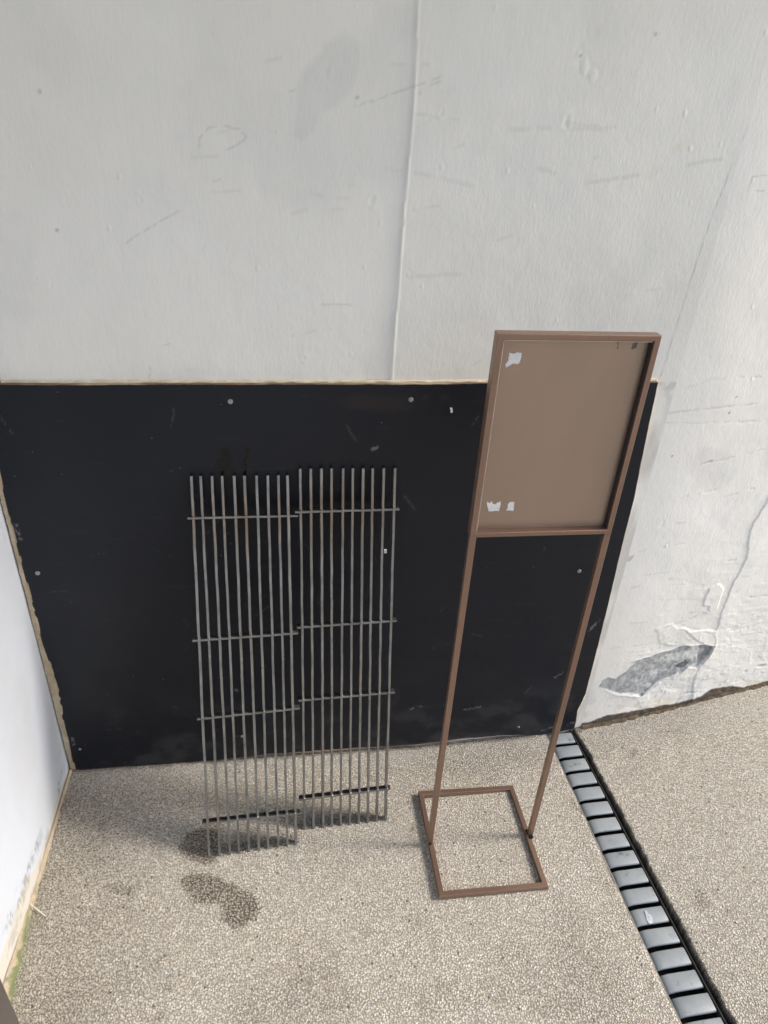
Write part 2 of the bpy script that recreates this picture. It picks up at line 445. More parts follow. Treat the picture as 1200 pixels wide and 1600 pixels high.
def ground_half(side):
    if side < 0:
        xs = axis([(-60, -6, 9), (-6, -1, .5), (-1, -.6, .05), (-.6, .60, .005)])
        X, Y = np.meshgrid(xs, ysA)
        E = dl(Y)+.0012*(vnoise(Y*90, Y*0, 3)-.5)
        lo, = (.5,)
        X = np.where(X > lo, lo+(X-lo)/(.60-lo)*(E-lo), X)
    else:
        xs = axis([(.90, .925, .0015), (.925, 1.60, .005), (1.60, 2, .05), (2, 7, .5), (7, 60, 9)])
        X, Y = np.meshgrid(xs, ysA)
        E = edge_r(Y)
        hi = 1.0
        X = np.where(X < hi, hi-(hi-X)/(hi-.90)*(hi-E), X)
    X2 = X; Y2 = Y
    Z = ground_z(X2, Y2)
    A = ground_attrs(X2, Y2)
    P = np.stack([X2, Y2, Z], -1)
    # turn the edge of the slot down into the channel
    j = -1 if side < 0 else 0
    col = P[:, j:j+1].copy() if side > 0 else P[:, -1:].copy()
    c1 = col.copy(); c1[..., 2] -= .0025; c1[..., 0] -= side*.0012
    c2 = col.copy(); c2[..., 2] -= .045; c2[..., 0] -= side*.0012
    if side < 0:
        P = np.concatenate([P, c1, c2], 1)
        A = {k: np.concatenate([v, v[:, -1:], v[:, -1:]*0+(1 if k == 'dirt' else 0)], 1) for k, v in A.items()}
    else:
        P = np.concatenate([c2, c1, P], 1)
        A = {k: np.concatenate([v[:, :1]*0+(1 if k == 'dirt' else 0), v[:, :1], v], 1) for k, v in A.items()}
    return P, A
Pl, Al = ground_half(-1); Pr, Ar = ground_half(1)
gl = grid_mesh('ground', Pl, Al); gr = grid_mesh('ground_b', Pr, Ar)
bm = bmesh.new(); bm.from_mesh(gl); bm.from_mesh(gr)
me = bpy.data.meshes.new('ground'); bm.to_mesh(me); bm.free()
bpy.data.meshes.remove(gl); bpy.data.meshes.remove(gr)
g = link('ground', me, GROUND, None, True)
tag(g, 'exposed aggregate paving of small beige pebbles in front of the walls', 'ground', kind='structure')

# ---------------------------------------------------------------- drain
dy0, dy1 = .0, -1.75
drain = empty('drain_channel', (.71, -.4, 0))
tag(drain, 'narrow floor drain covered by grey crosswise slats running out from the wall', 'drain')
bm = bmesh.new()
for (xa, xb, za, zb) in ((-.004, -.001, -.047, -.001), (.001, .004, -.047, -.004)):
    pass
def quadstrip(bm, pts_a, pts_b):
    va = [bm.verts.new(p) for p in pts_a]; vb = [bm.verts.new(p) for p in pts_b]
    for i in range(len(va)-1): bm.faces.new((va[i], va[i+1], vb[i+1], vb[i]))
ysd = np.linspace(dy0+.03, dy1, 12)
RZ = lambda x, y: float(rise(np.array(x), np.array(y)))
quadstrip(bm, [(dl(y)-.02, y, -.043) for y in ysd], [(dr(y)+.03, y, -.043) for y in ysd])
from_bm('channel', bm, TROUGH, drain)
for (fx, dd, mt_) in ((dl, .0022, CHAN), (dr, -.0062, TROUGH)):
    bm = bmesh.new()
    for q in range(12):
        ya, yb = dy0+.01-q*.075, dy0+.01-(q+1)*.075-(.9 if q == 11 else 0)
        box(bm, (fx(ya)+dd, ya, -.016+RZ(fx(ya), ya)), (fx(yb)+dd, yb, -.016+RZ(fx(yb), yb)), .0022 if dd > 0 else .003, .030 if dd > 0 else .022)
    from_bm('side_rail', bm, mt_, drain)
slat_px = [(0.7225,-0.0189),(0.7102,-0.0529),(0.6955,-0.0939),(0.682,-0.1314),(0.6669,-0.1731),(0.6512,-0.2168),(0.6374,-0.2552),(0.6223,-0.297),(0.6067,-0.3402),(0.5913,-0.3829),(0.5766,-0.4237),(0.5606,-0.4681),(0.5459,-0.5091),(0.5309,-0.5505),(0.5163,-0.5912),(0.5016,-0.632),(0.4868,-0.6729),(0.4721,-0.7137)]
# regular pitch of the slats
PITCH = .0434
def slat_mesh(L, wd, seed):
    """one slat, long axis along local X, from left end (rounded down) to right end"""
    rnd = random.Random(seed)
    bm = bmesh.new()
    hw = wd/2
    # section stations along x: left shoulder slopes down, right end crisp
    st = [(-L/2, -.0085), (-L/2+.002, -.0045), (-L/2+.007, -.0022), (-L/2+.012, -.0008), (-L/2+.018, 0), (0, .0003), (L/2-.004, 0), (L/2-.001, -.0008), (L/2, -.0035)]
    rows = []
    for x, dz in st:
        row = []
        for yy, zz in ((-hw, -.0052), (-hw, -.0022), (-hw+.0009, -.0008), (-hw+.0026, 0), (0, .0002), (hw-.0026, 0), (hw-.0009, -.0008), (hw, -.0022), (hw, -.0052)):
            row.append(bm.verts.new((x+rnd.uniform(-.0002, .0002), yy+rnd.uniform(-.0002, .0002), dz+zz)))
        rows.append(row)
    for i in range(len(rows)-1):
        for j in range(len(rows[0])-1):
            bm.faces.new((rows[i][j], rows[i+1][j], rows[i+1][j+1], rows[i][j+1]))
    bm.faces.new(rows[0]); bm.faces.new(rows[-1][::-1])
    return bm
k = 0
y = YS0 = -.0065
ang = math.atan(-.061)
while y > dy1+.05:
    yc = y-PITCH/2
    xa, xb = dl(yc)+.0052, dr(yc)-.0085
    sb_ = slat_mesh(xb-xa, PITCH-.0096, k)
    bmesh.ops.transform(sb_, verts=sb_.verts, matrix=Matrix.Translation(((xa+xb)/2, yc, -.0018+RZ((xa+xb)/2, yc)+random.uniform(-.0008, .0006))) @ Matrix.Rotation(random.uniform(-.010, .010)+.035, 4, 'Z') @ Matrix.Rotation(random.uniform(-.012, .012), 4, 'Y') @ Matrix.Rotation(random.uniform(-.01, .01), 4, 'X'))
    o = from_bm('slat', sb_, SLAT, drain, True)
    if k == 11:
        b2 = bmesh.new()
        pts = [(0.733,-0.4965),(0.7372,-0.497),(0.7396,-0.5041),(0.7433,-0.5087),(0.743,-0.5155),(0.7392,-0.5232),(0.7317,-0.5238),(0.7292,-0.5168),(0.7314,-0.5061)]
        a_ = [b2.verts.new((p[0], p[1], RZ(p[0], p[1])+.0002)) for p in pts]; b_ = [b2.verts.new((p[0], p[1], RZ(p[0], p[1])-.0018)) for p in pts]
        b2.faces.new(a_)
        for i in range(len(a_)): b2.faces.new((a_[i], a_[(i+1) % len(a_)], b_[(i+1) % len(a_)], b_[i]))
        pt = from_bm('paint_splash', b2, mat_simple('thin_white_splash', (.30, .33, .35), (.62, .64, .66), .5, 0, 120, 300, .0002), drain)
    y -= PITCH; k += 1
for o in drain.children: pass

# ---------------------------------------------------------------- back wall
seam = [(0.1938,1.6134),(0.1962,1.558),(0.1977,1.4993),(0.1961,1.4234),(0.1936,1.3369),(0.1917,1.2489),(0.1909,1.1714),(0.1892,1.0641),(0.1883,1.016)]
crack = [(0.7763,1.5655),(0.7817,1.5115),(0.775,1.4734),(0.7669,1.4341),(0.7619,1.3834),(0.7533,1.3251),(0.7461,1.2237),(0.7402,1.1076),(0.7379,1.0423),(0.7354,1.0261)]
patch = [(0.0551,1.5538),(0.0835,1.5694),(0.1079,1.5609),(0.1114,1.5285),(0.1003,1.4899),(0.0809,1.4673),(0.061,1.4532),(0.046,1.4302),(0.0207,1.4178),(0.0006,1.4236),(0.0037,1.4591),(0.0163,1.4856),(0.0311,1.5157),(0.0504,1.5414)]
sc_ = [[(0.1009,1.4718),(0.1308,1.4803),(0.1507,1.4865),(0.1904,1.5015),(0.2181,1.5107),(0.2417,1.5205)],
       [(-0.1402,1.3903),(-0.1361,1.4174),(-0.1224,1.4312),(-0.0978,1.4359),(-0.0736,1.4318),(-0.0643,1.4198),(-0.0797,1.4083),(-0.098,1.4012)],
       [(-0.2694,1.2547),(-0.2527,1.2662),(-0.22,1.2861),(-0.1738,1.3121)],
       [(0.0529,1.162),(0.1102,1.1607)],
       [(-0.3758,1.2713),(-0.3704,1.2744)],
       [(-0.257,1.0217),(-0.2521,1.0448)],
       [(0.2226,1.5067),(0.2404,1.5128)], [(0.2031,1.4953),(0.209,1.4973),(0.2067,1.4885),(0.2025,1.4892)],
       [(-0.0242,1.4305),(-0.0162,1.43)], [(-0.2258,1.083),(-0.2121,1.0866)], [(0.059,1.1182),(0.073,1.1161)],
       [(0.0036,1.4875),(0.0134,1.4888)], [(-0.123,1.3541),(-0.1075,1.3594)]]
scR = [[(0.5058,1.3776),(0.5449,1.3841),(0.6008,1.3944)], [(0.6786,1.4115),(0.7118,1.4199),(0.7459,1.4253)]]
xsW = axis([(XL-.2, XL, .05), (XL, XC, .0025)])
zsW = axis([(-.06, .98, .04), (.98, 1.68, .0025), (1.68, 2.9, .06)])
X, Z = np.meshgrid(xsW, zsW)
D = (fbm(X, Z, 2.5, 5, 3)-.5)*.006 + (fbm(X, Z, 14, 8, 3)-.5)*.0016
U, V = warp(X, Z, 40, .0012, 77)
d, sd_, al = pdist(U, V, seam)
D += np.where(U < np.interp(V, [p[1] for p in seam][::-1], [p[0] for p in seam][::-1]), -.0022, 0.0)*sstep(0, .05, 2-0*d)*np.exp(-(d/.09)**2)
D += .0020*np.exp(-(d/.0028)**2)
dc, _, alc = pdist(U, V, crack)
D += -.0009*np.exp(-(dc/.0014)**2)
# impact chips
for (cx_, cz_), r_ in zip([(0.0662,1.516),(0.4672,1.5466),(0.4569,1.5605),(0.4839,1.5337),(0.2522,1.3909),(-0.2377,1.3242),(-0.4213,1.1965),(-0.4002,1.1844),(0.1105,1.0696),(0.0241,1.0627),(0.1373,1.1181),(0.1394,1.3349),(0.6808,1.3669),(0.2444,1.471),(0.4539,1.4676),(0.2111,1.2168)], (.010, .012, .009, .010, .008, .006, .005, .004, .006, .006, .005, .009, .006, .006, .010, .006)):
    U2, V2 = warp(X, Z, 90, .006, 3)
    dd = np.hypot((U2-cx_)*1.3, (V2-cz_)*.8)
    D += (-.0008*(1-sstep(r_*.1, r_*.9, dd)) + .0004*np.exp(-((dd-r_)/.003)**2))*RNG.choice([-.7, 1])
mark = 0*X
for k_, s_ in enumerate(sc_): mark = np.maximum(mark, .16*stroke(X, Z, s_, .0022, .0016, .30, k_*3+1, 170))
for k_, s_ in enumerate(scR): mark = np.maximum(mark, .12*stroke(X, Z, s_, .0045, .0018, .22, k_*3+41))
mark = np.maximum(mark, .36*np.exp(-(dc/.0011)**2)*sstep(.25, .6, vnoise(X*30, Z*30, 8)+.3*alc))
for (cx_, cz_) in [(-0.3725,1.2734),(-0.3629,1.4675),(0.1085,1.4843),(0.4583,1.5589),(0.5758,1.5944)]:
    mark = np.maximum(mark, .35*(1-sstep(.0015, .004, np.hypot(X-cx_, Z-cz_))))
U, V = warp(X, Z, 18, .012, 7)
dull = .30*(1-sstep(-.008, .006, sdf(U, V, patch)))*(.7+.5*fbm(X, Z, 25, 16))
dull = np.maximum(dull, .12*sstep(.58, .70, fbm(X, Z*.7, 6, 19, 5)))
for k_ in range(26):
    a0 = RNG.uniform(XL, XC); b0 = RNG.uniform(1.02, 1.65); L_ = RNG.uniform(.02, .10); an = RNG.normal(.15, .35)
    dull = np.maximum(dull, .25*stroke(X, Z, [(a0, b0), (a0+L_*math.cos(an), b0+L_*math.sin(an)*.6)], .0035, .002, .4, 100+k_, 60))
for k_, s_ in enumerate([[(0.1455,1.3865),(0.199,1.383),(0.2649,1.3731),(0.3099,1.364)], [(0.4166,1.3977),(0.452,1.3894)], [(0.2228,1.2149),(0.2689,1.2182),(0.3508,1.2224)], [(0.3424,1.4503),(0.4283,1.4571),(0.5277,1.4599)], [(0.0041,1.3104),(0.0306,1.3182),(0.0519,1.31)]]):
    dull = np.maximum(dull, .25*stroke(X, Z, s_, .005, .002, .4, 200+k_, 50))
yel = 0*X
for (cx_, cz_), r_ in zip([(0.6606,1.4334),(0.6228,1.4002),(0.1075,1.3563)], (.016, .014, .006)):
    yel = np.maximum(yel, .38*(1-sstep(r_*.2, r_, np.hypot((U-cx_)*.8-(V-cz_)*.5, V-cz_)))*fbm(X, Z, 90, 6))
d_top = Z-1.016
dirt = .25*(1-sstep(.001, .006, d_top))*sstep(.4, .6, fbm(X, Z, 25, 6))
D *= sstep(XC+.0005, XC-.25, X)
P = np.stack([X, -D*1.0, Z], -1)
A = dict(mark=mark, dull=dull, yellow=yel, dirt=np.clip(dirt, 0, 1), cement=0*X)
me = grid_mesh('back_wall', P, A)
o = link('wall', me, WALL)
o.name = 'plaster_wall'
tag(o, 'tall off-white plaster wall above the black panel with a vertical paint seam', 'wall')
# top and rear so that the wall has its thickness
bm = bmesh.new()
bmesh.ops.create_cube(bm, size=1, matrix=Matrix.Translation(((XL-.2+XC)/2, .115, 1.42)) @ Matrix.Diagonal((XC-XL+.2, .2, 2.96, 1)))
from_bm('wall_core', bm, WALL, o)

# ---------------------------------------------------------------- right wall, turned back from the joint
Lr = 6.0
ss = axis([(0, .78, .0025), (.78, 1.2, .03), (1.2, Lr, .2)])
zr = axis([(-.06, -.01, .05), (-.01, 1.68, .0025), (1.68, 2.9, .06)])
S, Z = np.meshgrid(ss, zr)
cb = (900, 960, 4.0); ca = (860, 560, 2.6667)
bigcrack = [(0.331,0.7197),(0.3255,0.6874),(0.3152,0.6616),(0.3144,0.6243),(0.3235,0.5851),(0.3309,0.5559),(0.3249,0.5057),(0.3178,0.4465),(0.318,0.3844),(0.324,0.3354),(0.334,0.2844)]
lowcrack = [(0.3199,0.3788),(0.3195,0.3307),(0.3341,0.276),(0.3284,0.2459),(0.321,0.2156),(0.3125,0.1879),(0.3102,0.1558),(0.3129,0.1313),(0.3267,0.0797)]
cemp = [(0.0207,0.1734),(0.0255,0.1926),(0.0391,0.2045),(0.0668,0.1966),(0.0855,0.2161),(0.0983,0.2393),(0.1063,0.2536),(0.1349,0.261),(0.1697,0.2719),(0.198,0.2728),(0.2239,0.2825),(0.2516,0.2864),(0.2896,0.2814),(0.3351,0.2702),(0.3294,0.2429),(0.3183,0.216),(0.3068,0.1977),(0.2769,0.2057),(0.254,0.1835),(0.217,0.1755),(0.187,0.1603),(0.1664,0.1285),(0.1543,0.1187),(0.1264,0.1318),(0.0905,0.1398),(0.0529,0.1569)]
tri = [(0.286,0.282),(0.3351,0.2702),(0.3298,0.2445),(0.3204,0.2174),(0.3078,0.1946),(0.2967,0.2397)]
dk = [(0.2353,0.2129),(0.2462,0.2254),(0.2628,0.2351),(0.2731,0.2208),(0.2664,0.2075),(0.2475,0.205)]
flap = [(0.1357,0.3583),(0.1551,0.3633),(0.1793,0.3676),(0.2122,0.3441),(0.2434,0.3124),(0.2855,0.2865),(0.2507,0.2893),(0.202,0.2915),(0.1598,0.3064),(0.1493,0.335)]
flap2 = [(0.2085,0.3484),(0.2508,0.3194),(0.3019,0.2811),(0.3351,0.273),(0.3204,0.3251),(0.2848,0.3332),(0.2463,0.3336)]
flap3 = [(0.2774,0.4819),(0.2536,0.47),(0.2496,0.4403),(0.2561,0.4203),(0.2732,0.4156),(0.2805,0.3936),(0.2628,0.4),(0.2767,0.3902),(0.2973,0.403),(0.2937,0.4344),(0.2974,0.4643)]
chip = [(0.0556,0.6735),(0.0637,0.6889),(0.0711,0.6785),(0.0672,0.6659),(0.0547,0.6658)]
D = (fbm(S, Z, 3, 25, 3)-.5)*.008 + (fbm(S, Z, 16, 28, 3)-.5)*.0022
U, V = warp(S, Z, 70, .0030, 37); U, V = warp(U, V, 26, .0050, 53); U, V = warp(U, V, 190, .0014, 63)
cem_d = sdf(U, V, cemp)
cem = 1-sstep(-.0015, .0012, cem_d)
D += -.0030*cem + .0016*np.exp(-((cem_d-.0022)/.0020)**2) + cem*(fbm(S, Z, 130, 3)-.5)*.003
# curled white lip under the peeled patch
lip = [(0.0214,0.1703),(0.0386,0.1572),(0.0765,0.1383),(0.1191,0.1225),(0.1514,0.1205),(0.175,0.1328),(0.2016,0.1606)]
d, _, al = pdist(U, V, lip); D += .0042*np.exp(-(d/.0028)**2)
bc = bigcrack[:-1]+lowcrack[1:]
dB, _, alB = pdist(U, V, bc)
xb_ = np.interp(V, [p[1] for p in bc][::-1], [p[0] for p in bc][::-1])
right = (U > xb_) & (V < bigcrack[0][1]+.02)
wgt = np.where(right, 1., 0.)
D += wgt*.0020*np.exp(-(dB/.05)**2)
for fl, a_ in ((flap, .0013), (flap2, .0022), (flap3, .0018), (chip, -.002)):
    fd = sdf(U, V, fl); D += a_*(1-sstep(-.001, .001, fd)) + abs(a_)*.5*np.exp(-((fd)/.0015)**2)
D -= .004*(1-sstep(-.0015, .001, sdf(U, V, tri)))
# flaking paint edges: a ridged height, strongest low on the wall
low = sstep(.55, .08, Z)*sstep(-.01, .03, S)
fl_ = fbm(S, Z*1.4, 11, 55, 6); edge = sstep(.50, .510, fl_)-.6*sstep(.575, .585, fl_)+.8*sstep(.63, .64, fl_)
D += .0009*edge*low
fl3 = fbm(S*.8, Z*1.2, 24, 155, 5); D += .0009*sstep(.55, .56, fl3)*sstep(.30, .10, Z)*low
f2 = fbm(S*.6, Z*2.6, 16, 65, 4); D += .0006*sstep(.52, .53, f2)*sstep(.8, .3, Z)
mark = 0*S; dull = 0*S
marks = [([(-0.0322,0.9505),(0.0279,0.956),(0.1412,0.9635),(0.2323,0.9709)], .42, .0028), ([(-0.0269,0.9316),(0.0891,0.9283),(0.2339,0.9251)], .28, .0022),
         ([(0.0976,0.6244),(0.0239,0.6036),(-0.0255,0.5947)], .25, .0025), ([(-0.0068,0.303),(0.067,0.3061),(0.1226,0.3058),(0.2203,0.3316)], .3, .0025),
         ([(0.3464,0.3233),(0.4015,0.3348),(0.4692,0.3511)], .3, .0022), ([(0.2047,0.3638),(0.3099,0.3158),(0.3323,0.2902)], .35, .002),
         ([(0.1095,0.8266),(0.1285,0.8332),(0.1686,0.8351),(0.2766,0.858)], .32, .0022), ([(-0.0241,0.8785),(-0.0189,0.8872),(-0.0086,0.894)], .4, .0025),
         ([(0.0257,1.0066),(0.0727,1.024),(0.1314,1.0301),(0.1954,1.0251)], .22, .0020), ([(0.0007,0.5309),(0.0601,0.533),(0.1467,0.5358)], .25, .003),
         ([(0.2501,0.5484),(0.3029,0.5538)], .25, .003), ([(0.203,0.7361),(0.2821,0.7549)], .22, .003), ([(0.0837,0.7429),(0.1779,0.76)], .18, .003),
         ([(0.0351,1.3785),(0.0357,1.3981),(0.0613,1.404)], .5, .002), ([(0.0351,1.3785),(0.0664,1.3772)], .5, .002), ([(0.3672,0.3202),(0.4184,0.3213),(0.4787,0.2899)], .2, .002)]
for k_, (s_, a_, w_) in enumerate(marks):
    m_ = stroke(S, Z, s_, w_, .0035, .34, k_*5+300, 70); mark = np.maximum(mark, .45*a_*m_); D -= .0007*m_
# scuffs from vehicles: long shallow strokes
for k_ in range(60):
    a0 = RNG.uniform(.0, .7); b0 = RNG.uniform(.05, .75); L_ = RNG.uniform(.02, .16); sl_ = RNG.normal(.10, .08)
    m_ = stroke(S, Z, [(a0, b0), (a0+L_*.5, b0+L_*.5*sl_), (a0+L_, b0+L_*sl_*1.3)], RNG.uniform(.0015, .004), .002, .5, 400+k_, 60)
    dull = np.maximum(dull, RNG.uniform(.25, .6)*m_); D += RNG.choice([-.0009, .0008])*m_
mark = np.maximum(mark, .14*np.exp(-(dB/.0011)**2)*sstep(.25, .7, vnoise(S*40, Z*40, 4)))
mark = np.maximum(mark, .75*(1-sstep(-.001, .001, sdf(U, V, dk))))
mark = np.maximum(mark, .50*(1-sstep(-.0015, .0005, sdf(U, V, tri)))*(.5+.5*np.sin(S*2600)*np.sin(Z*2600)))
mark = np.maximum(mark, .6*cem*np.exp(-(cem_d/.0018)**2)*(V > np.interp(U, [0, .05, .3], [0, .04, .11]))*.6)
for (cx_, cz_) in [(-0.0175,1.0893),(-0.013,1.084),(0.1433,0.9489),(0.0379,0.8518),(0.1478,0.9847)]:
    mark = np.maximum(mark, .8*(1-sstep(.0012, .0032, np.hypot(S-cx_, Z-cz_))))
dull = np.maximum(dull, .22*(1-sstep(-.02, .005, sdf(*warp(S, Z, 12, .02, 4), [(0.0674,0.8482),(0.1036,0.8842),(0.1914,0.8634),(0.2322,0.7969),(0.1982,0.75),(0.1095,0.7655)]))))
dull = np.maximum(dull, .55*sstep(.56, .72, fbm(S, Z, 13, 81, 5))*sstep(.30, .05, Z))
# the pale skirt of dirt at the foot
foot = [(-0.0217,0.0441),(0.0259,0.0466),(0.0693,0.0685),(0.1419,0.0724),(0.205,0.0785),(0.2664,0.0758),(0.3158,0.0818),(0.3534,0.0932),(0.3833,0.1122),(0.4634,0.108),(0.5223,0.0929),(0.5731,0.1011)]
zf = np.interp(S, [p[0] for p in foot]+[Lr], [p[1] for p in foot]+[.02])
zz = Z-zf+(fbm(S, Z, 45, 5)-.5)*.014
dirt = 1-sstep(-.002, .003, zz+.006)
D += .003*dirt*fbm(S, Z, 60, 2)
yel = .35*(1-sstep(.0, .05, zz))*sstep(.42, .65, fbm(S, Z, 22, 6))
cemA = np.clip(cem-.55*sstep(.50, .62, fbm(S, Z, 40, 15, 4))*sstep(.10, .20, S), 0, 1)
# small secondary flakes to bare plaster
U3, V3 = warp(S, Z, 60, .01, 97)
for (cx_, cz_), rx_, rz_ in zip([(0.5266,0.1657),(0.4792,0.1571),(0.3092,0.1028),(0.0039,0.5841),(0.1285,0.8332)], (.016, .010, .02, .02, .014), (.008, .006, .006, .012, .004)):
    q = np.hypot((U3-cx_)/rx_, (V3-cz_)/rz_); cemA = np.maximum(cemA, .55*(1-sstep(.6, .8, q))); D -= .0015*(1-sstep(.7, .9, q))
D *= sstep(-.0005, .20, S)
P = np.stack([XC+S*RD[0]+D*RN[0], wall_y(S)+D*RN[1], Z], -1)
me = grid_mesh('right_wall', P, dict(mark=np.clip(mark, 0, 1), dull=np.clip(dull, 0, 1), yellow=yel, dirt=dirt, cement=cemA))
o = link('flaking_wall', me, WALL_R)
tag(o, 'cracked white wall with peeling paint and a bare grey cement patch, right of the drain', 'wall')
bm = bmesh.new()
mw = Matrix.Translation((XC+RD[0]*Lr/2-RN[0]*.115, RD[1]*Lr/2-RN[1]*.115, 1.42)) @ Matrix.Rotation(TH, 4, 'Z') @ Matrix.Diagonal((Lr, .2, 2.96, 1))
bmesh.ops.create_cube(bm, size=1, matrix=mw)
from_bm('wall_core', bm, WALL, o)

# ---------------------------------------------------------------- left wall
yl = axis([(-1.6, -.9, .05), (-.9, .0, .004)])
zl = axis([(-.06, -.012, .05), (-.012, .9, .004), (.9, 2.9, .06)])
Y, Z = np.meshgrid(yl, zl)
footL = [(-0.0131,-0.0107),(-0.1009,0.0142),(-0.2089,0.0038),(-0.2851,0.018),(-0.3437,0.0534),(-0.3853,0.0494),(-0.441,0.0682),(-0.4865,0.0784)]
blk = [[(-0.2482,0.0571),(-0.292,0.0627),(-0.3435,0.0664)], [(-0.3273,0.0513),(-0.3844,0.0568),(-0.4377,0.0843)], [(-0.0521,0.0494),(-0.0937,0.0328)]]
D = (fbm(Y, Z, 3, 44, 3)-.5)*.006+(fbm(Y, Z, 20, 48, 3)-.5)*.0012
mark = 0*Y
for k_, s_ in enumerate(blk):
    d, _, al = pdist(*warp(Y, Z, 30, .012, k_), s_)
    mark = np.maximum(mark, .55*(1-sstep(.003, .020, d))*sstep(.35, .75, fbm(Y*1.4, Z*.5, 160, 6+k_, 3)))
mark = np.maximum(mark, .25*sstep(.62, .75, fbm(Y, Z, 30, 3))*sstep(.14, .02, Z))
dull = .35*sstep(.5, .7, fbm(Y, Z, 8, 14))*sstep(.2, .03, Z)
dull = np.maximum(dull, .2*sstep(.58, .75, fbm(Y, Z, 5, 24)))
zfL = np.interp(Y, [p[0] for p in footL][::-1], [p[1] for p in footL][::-1])
yel = .4*(1-sstep(-.002, .010, Z-.012-np.clip(zfL, 0, .05)+(fbm(Y, Z, 40, 2)-.5)*.02))
P = np.stack([XL+D, Y, Z], -1)
me = grid_mesh('left_wall', P, dict(mark=np.clip(mark, 0, 1), dull=dull, yellow=yel, dirt=0*Y, cement=0*Y))
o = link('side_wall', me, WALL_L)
tag(o, 'bright white side wall at the left edge with mossy foot', 'wall')
bm = bmesh.new()
bmesh.ops.create_cube(bm, size=1, matrix=Matrix.Translation((XL-.108, -.80, 1.42)) @ Matrix.Diagonal((.2, 1.6, 2.96, 1)))
from_bm('wall_core', bm, WALL_L, o)

# moss and crumbling mortar along the foot of the left wall
ym = np.linspace(-.9, -.01, 360)
T = np.linspace(0, 1, 7)
YY, TT = np.meshgrid(ym, T, indexing='ij')
hgt = .006+.020*sstep(-.30, -.62, YY)+.010*(fbm(YY, YY*0, 30, 5)-.4)
wid = .006+.012*sstep(-.22, -.60, YY)+.009*(fbm(YY, YY*0+9, 36, 8)-.4)
XX = XL+.001+np.clip(wid, .003, 1)*TT**1.3
ZZ = np.clip(hgt, .003, 1)*(1-TT)**1.5+(fbm(YY, TT*.03, 120, 7)-.5)*.004*np.sin(np.pi*TT)
P = np.stack([XX, YY, ZZ-.0015*(TT > .9)], -1)
mossA = np.clip(sstep(-.25, -.42, YY)*sstep(.35, .7, fbm(YY, TT*.04, 60, 5)-.25+.6*TT), 0, 1)
me = grid_mesh('moss', P, dict(green=mossA))
M = NM('mossy_mortar', .95, spec=.1)
cc = M.mix(M.noise(M.coord(), 60, 4, .7), (.34, .24, .14), (.62, .54, .42))
cc = M.mix(M.attr('green'), cc, M.mix(M.noise(M.coord(), 90, 3), (.11, .135, .055), (.27, .29, .15)))
mm = M.done(cc, M.bump(M.noise(M.coord(), 240, 4, .7), .003, 1.))
o = link('moss', me, mm, None, True)
tag(o, 'green moss and crumbled tan mortar along the foot of the left wall', 'moss', kind='stuff')

# dirt lying against the foot of the right wall
sm = np.linspace(0.0, 1.6, 420)
SS, TT = np.meshgrid(sm, T, indexing='ij')
w_ = .006+.012*fbm(SS, SS*0, 26, 3)+.008*(fbm(SS, SS*0, 90, 4)-.5)
h_ = .004+.008*fbm(SS, SS*0+4, 22, 9)
oz = ground_z(XC+SS*RD[0], wall_y(SS))
off = .001+w_*TT
P = np.stack([XC+SS*RD[0]+off*RN[0], wall_y(SS)+off*RN[1], oz+h_*(1-TT)**1.4+(fbm(SS, TT*.03, 150, 5)-.5)*.004*np.sin(np.pi*TT)-.001*(TT > .9)], -1)
me = grid_mesh('dirt', P, {})
o = link('dirt', me, DIRT, None, True)
tag(o, 'brown dirt gathered along the foot of the cracked right wall', 'dirt', kind='stuff')

# ---------------------------------------------------------------- unseen slab added overhead to darken the upper walls
bm = bmesh.new()
bmesh.ops.create_cube(bm, size=1, matrix=Matrix.Translation((-.1, -.55, 2.99)) @ Matrix.Diagonal((4.4, 2.0, .18, 1)))
o = from_bm('shade_slab', bm, mat_simple('shade_slab_concrete', (.30, .295, .28), (.42, .41, .39), .8, 0, 8, 90, .002))
tag(o, 'unseen concrete slab added above the view to shade the upper walls', 'shade_slab')

# ---------------------------------------------------------------- black panel
bot = [(-0.5494,-0.0014),(-0.4833,-0.0085),(-0.3916,-0.0064),(-0.3051,-0.0035),(-0.2414,-0.0006),(-0.1319,0.005),(-0.0716,0.0109),(0.0152,0.0094),(0.105,0.0102),(0.2454,0.0085),(0.3211,0.0084),(0.3986,0.0157),(0.4453,0.0211),(0.5402,0.0245),(0.6601,0.0157),(0.7503,0.0298)]
top = [(-0.5098,1.0156),(-0.4027,1.0147),(-0.2367,1.0165),(-0.0649,1.0171),(0.1866,1.018),(0.3742,1.0199),(0.5555,1.0232),(0.7274,1.0239)]
lef = [(-0.5415,1.0155),(-0.5489,0.8306),(-0.5503,0.7056),(-0.5491,0.563),(-0.548,0.4101),(-0.5395,0.2983),(-0.5456,0.1982),(-0.5447,0.109),(-0.5486,0.0033)]
rig = [(0.7274,1.0239),(0.7339,0.8926),(0.744,0.7366),(0.7462,0.5811),(0.7512,0.4187),(0.7545,0.2501),(0.7558,0.1359),(0.7455,0.0721),(0.7503,0.0298)]
U_ = axis([(0, .012, .0007), (.012, .990, .0026), (.990, 1, .0007)]); V_ = axis([(0, .012, .0009), (.012, .990, .0033), (.990, 1, .0009)])
UU, VV = np.meshgrid(U_, V_)
def edge_x(L, z):
    L = sorted(L, key=lambda p: p[1]); return np.interp(z, [p[1] for p in L], [p[0] for p in L])
def edge_z(L, x):
    L = sorted(L, key=lambda p: p[0]); return np.interp(x, [p[0] for p in L], [p[1] for p in L])
Zg = .0+VV*1.01
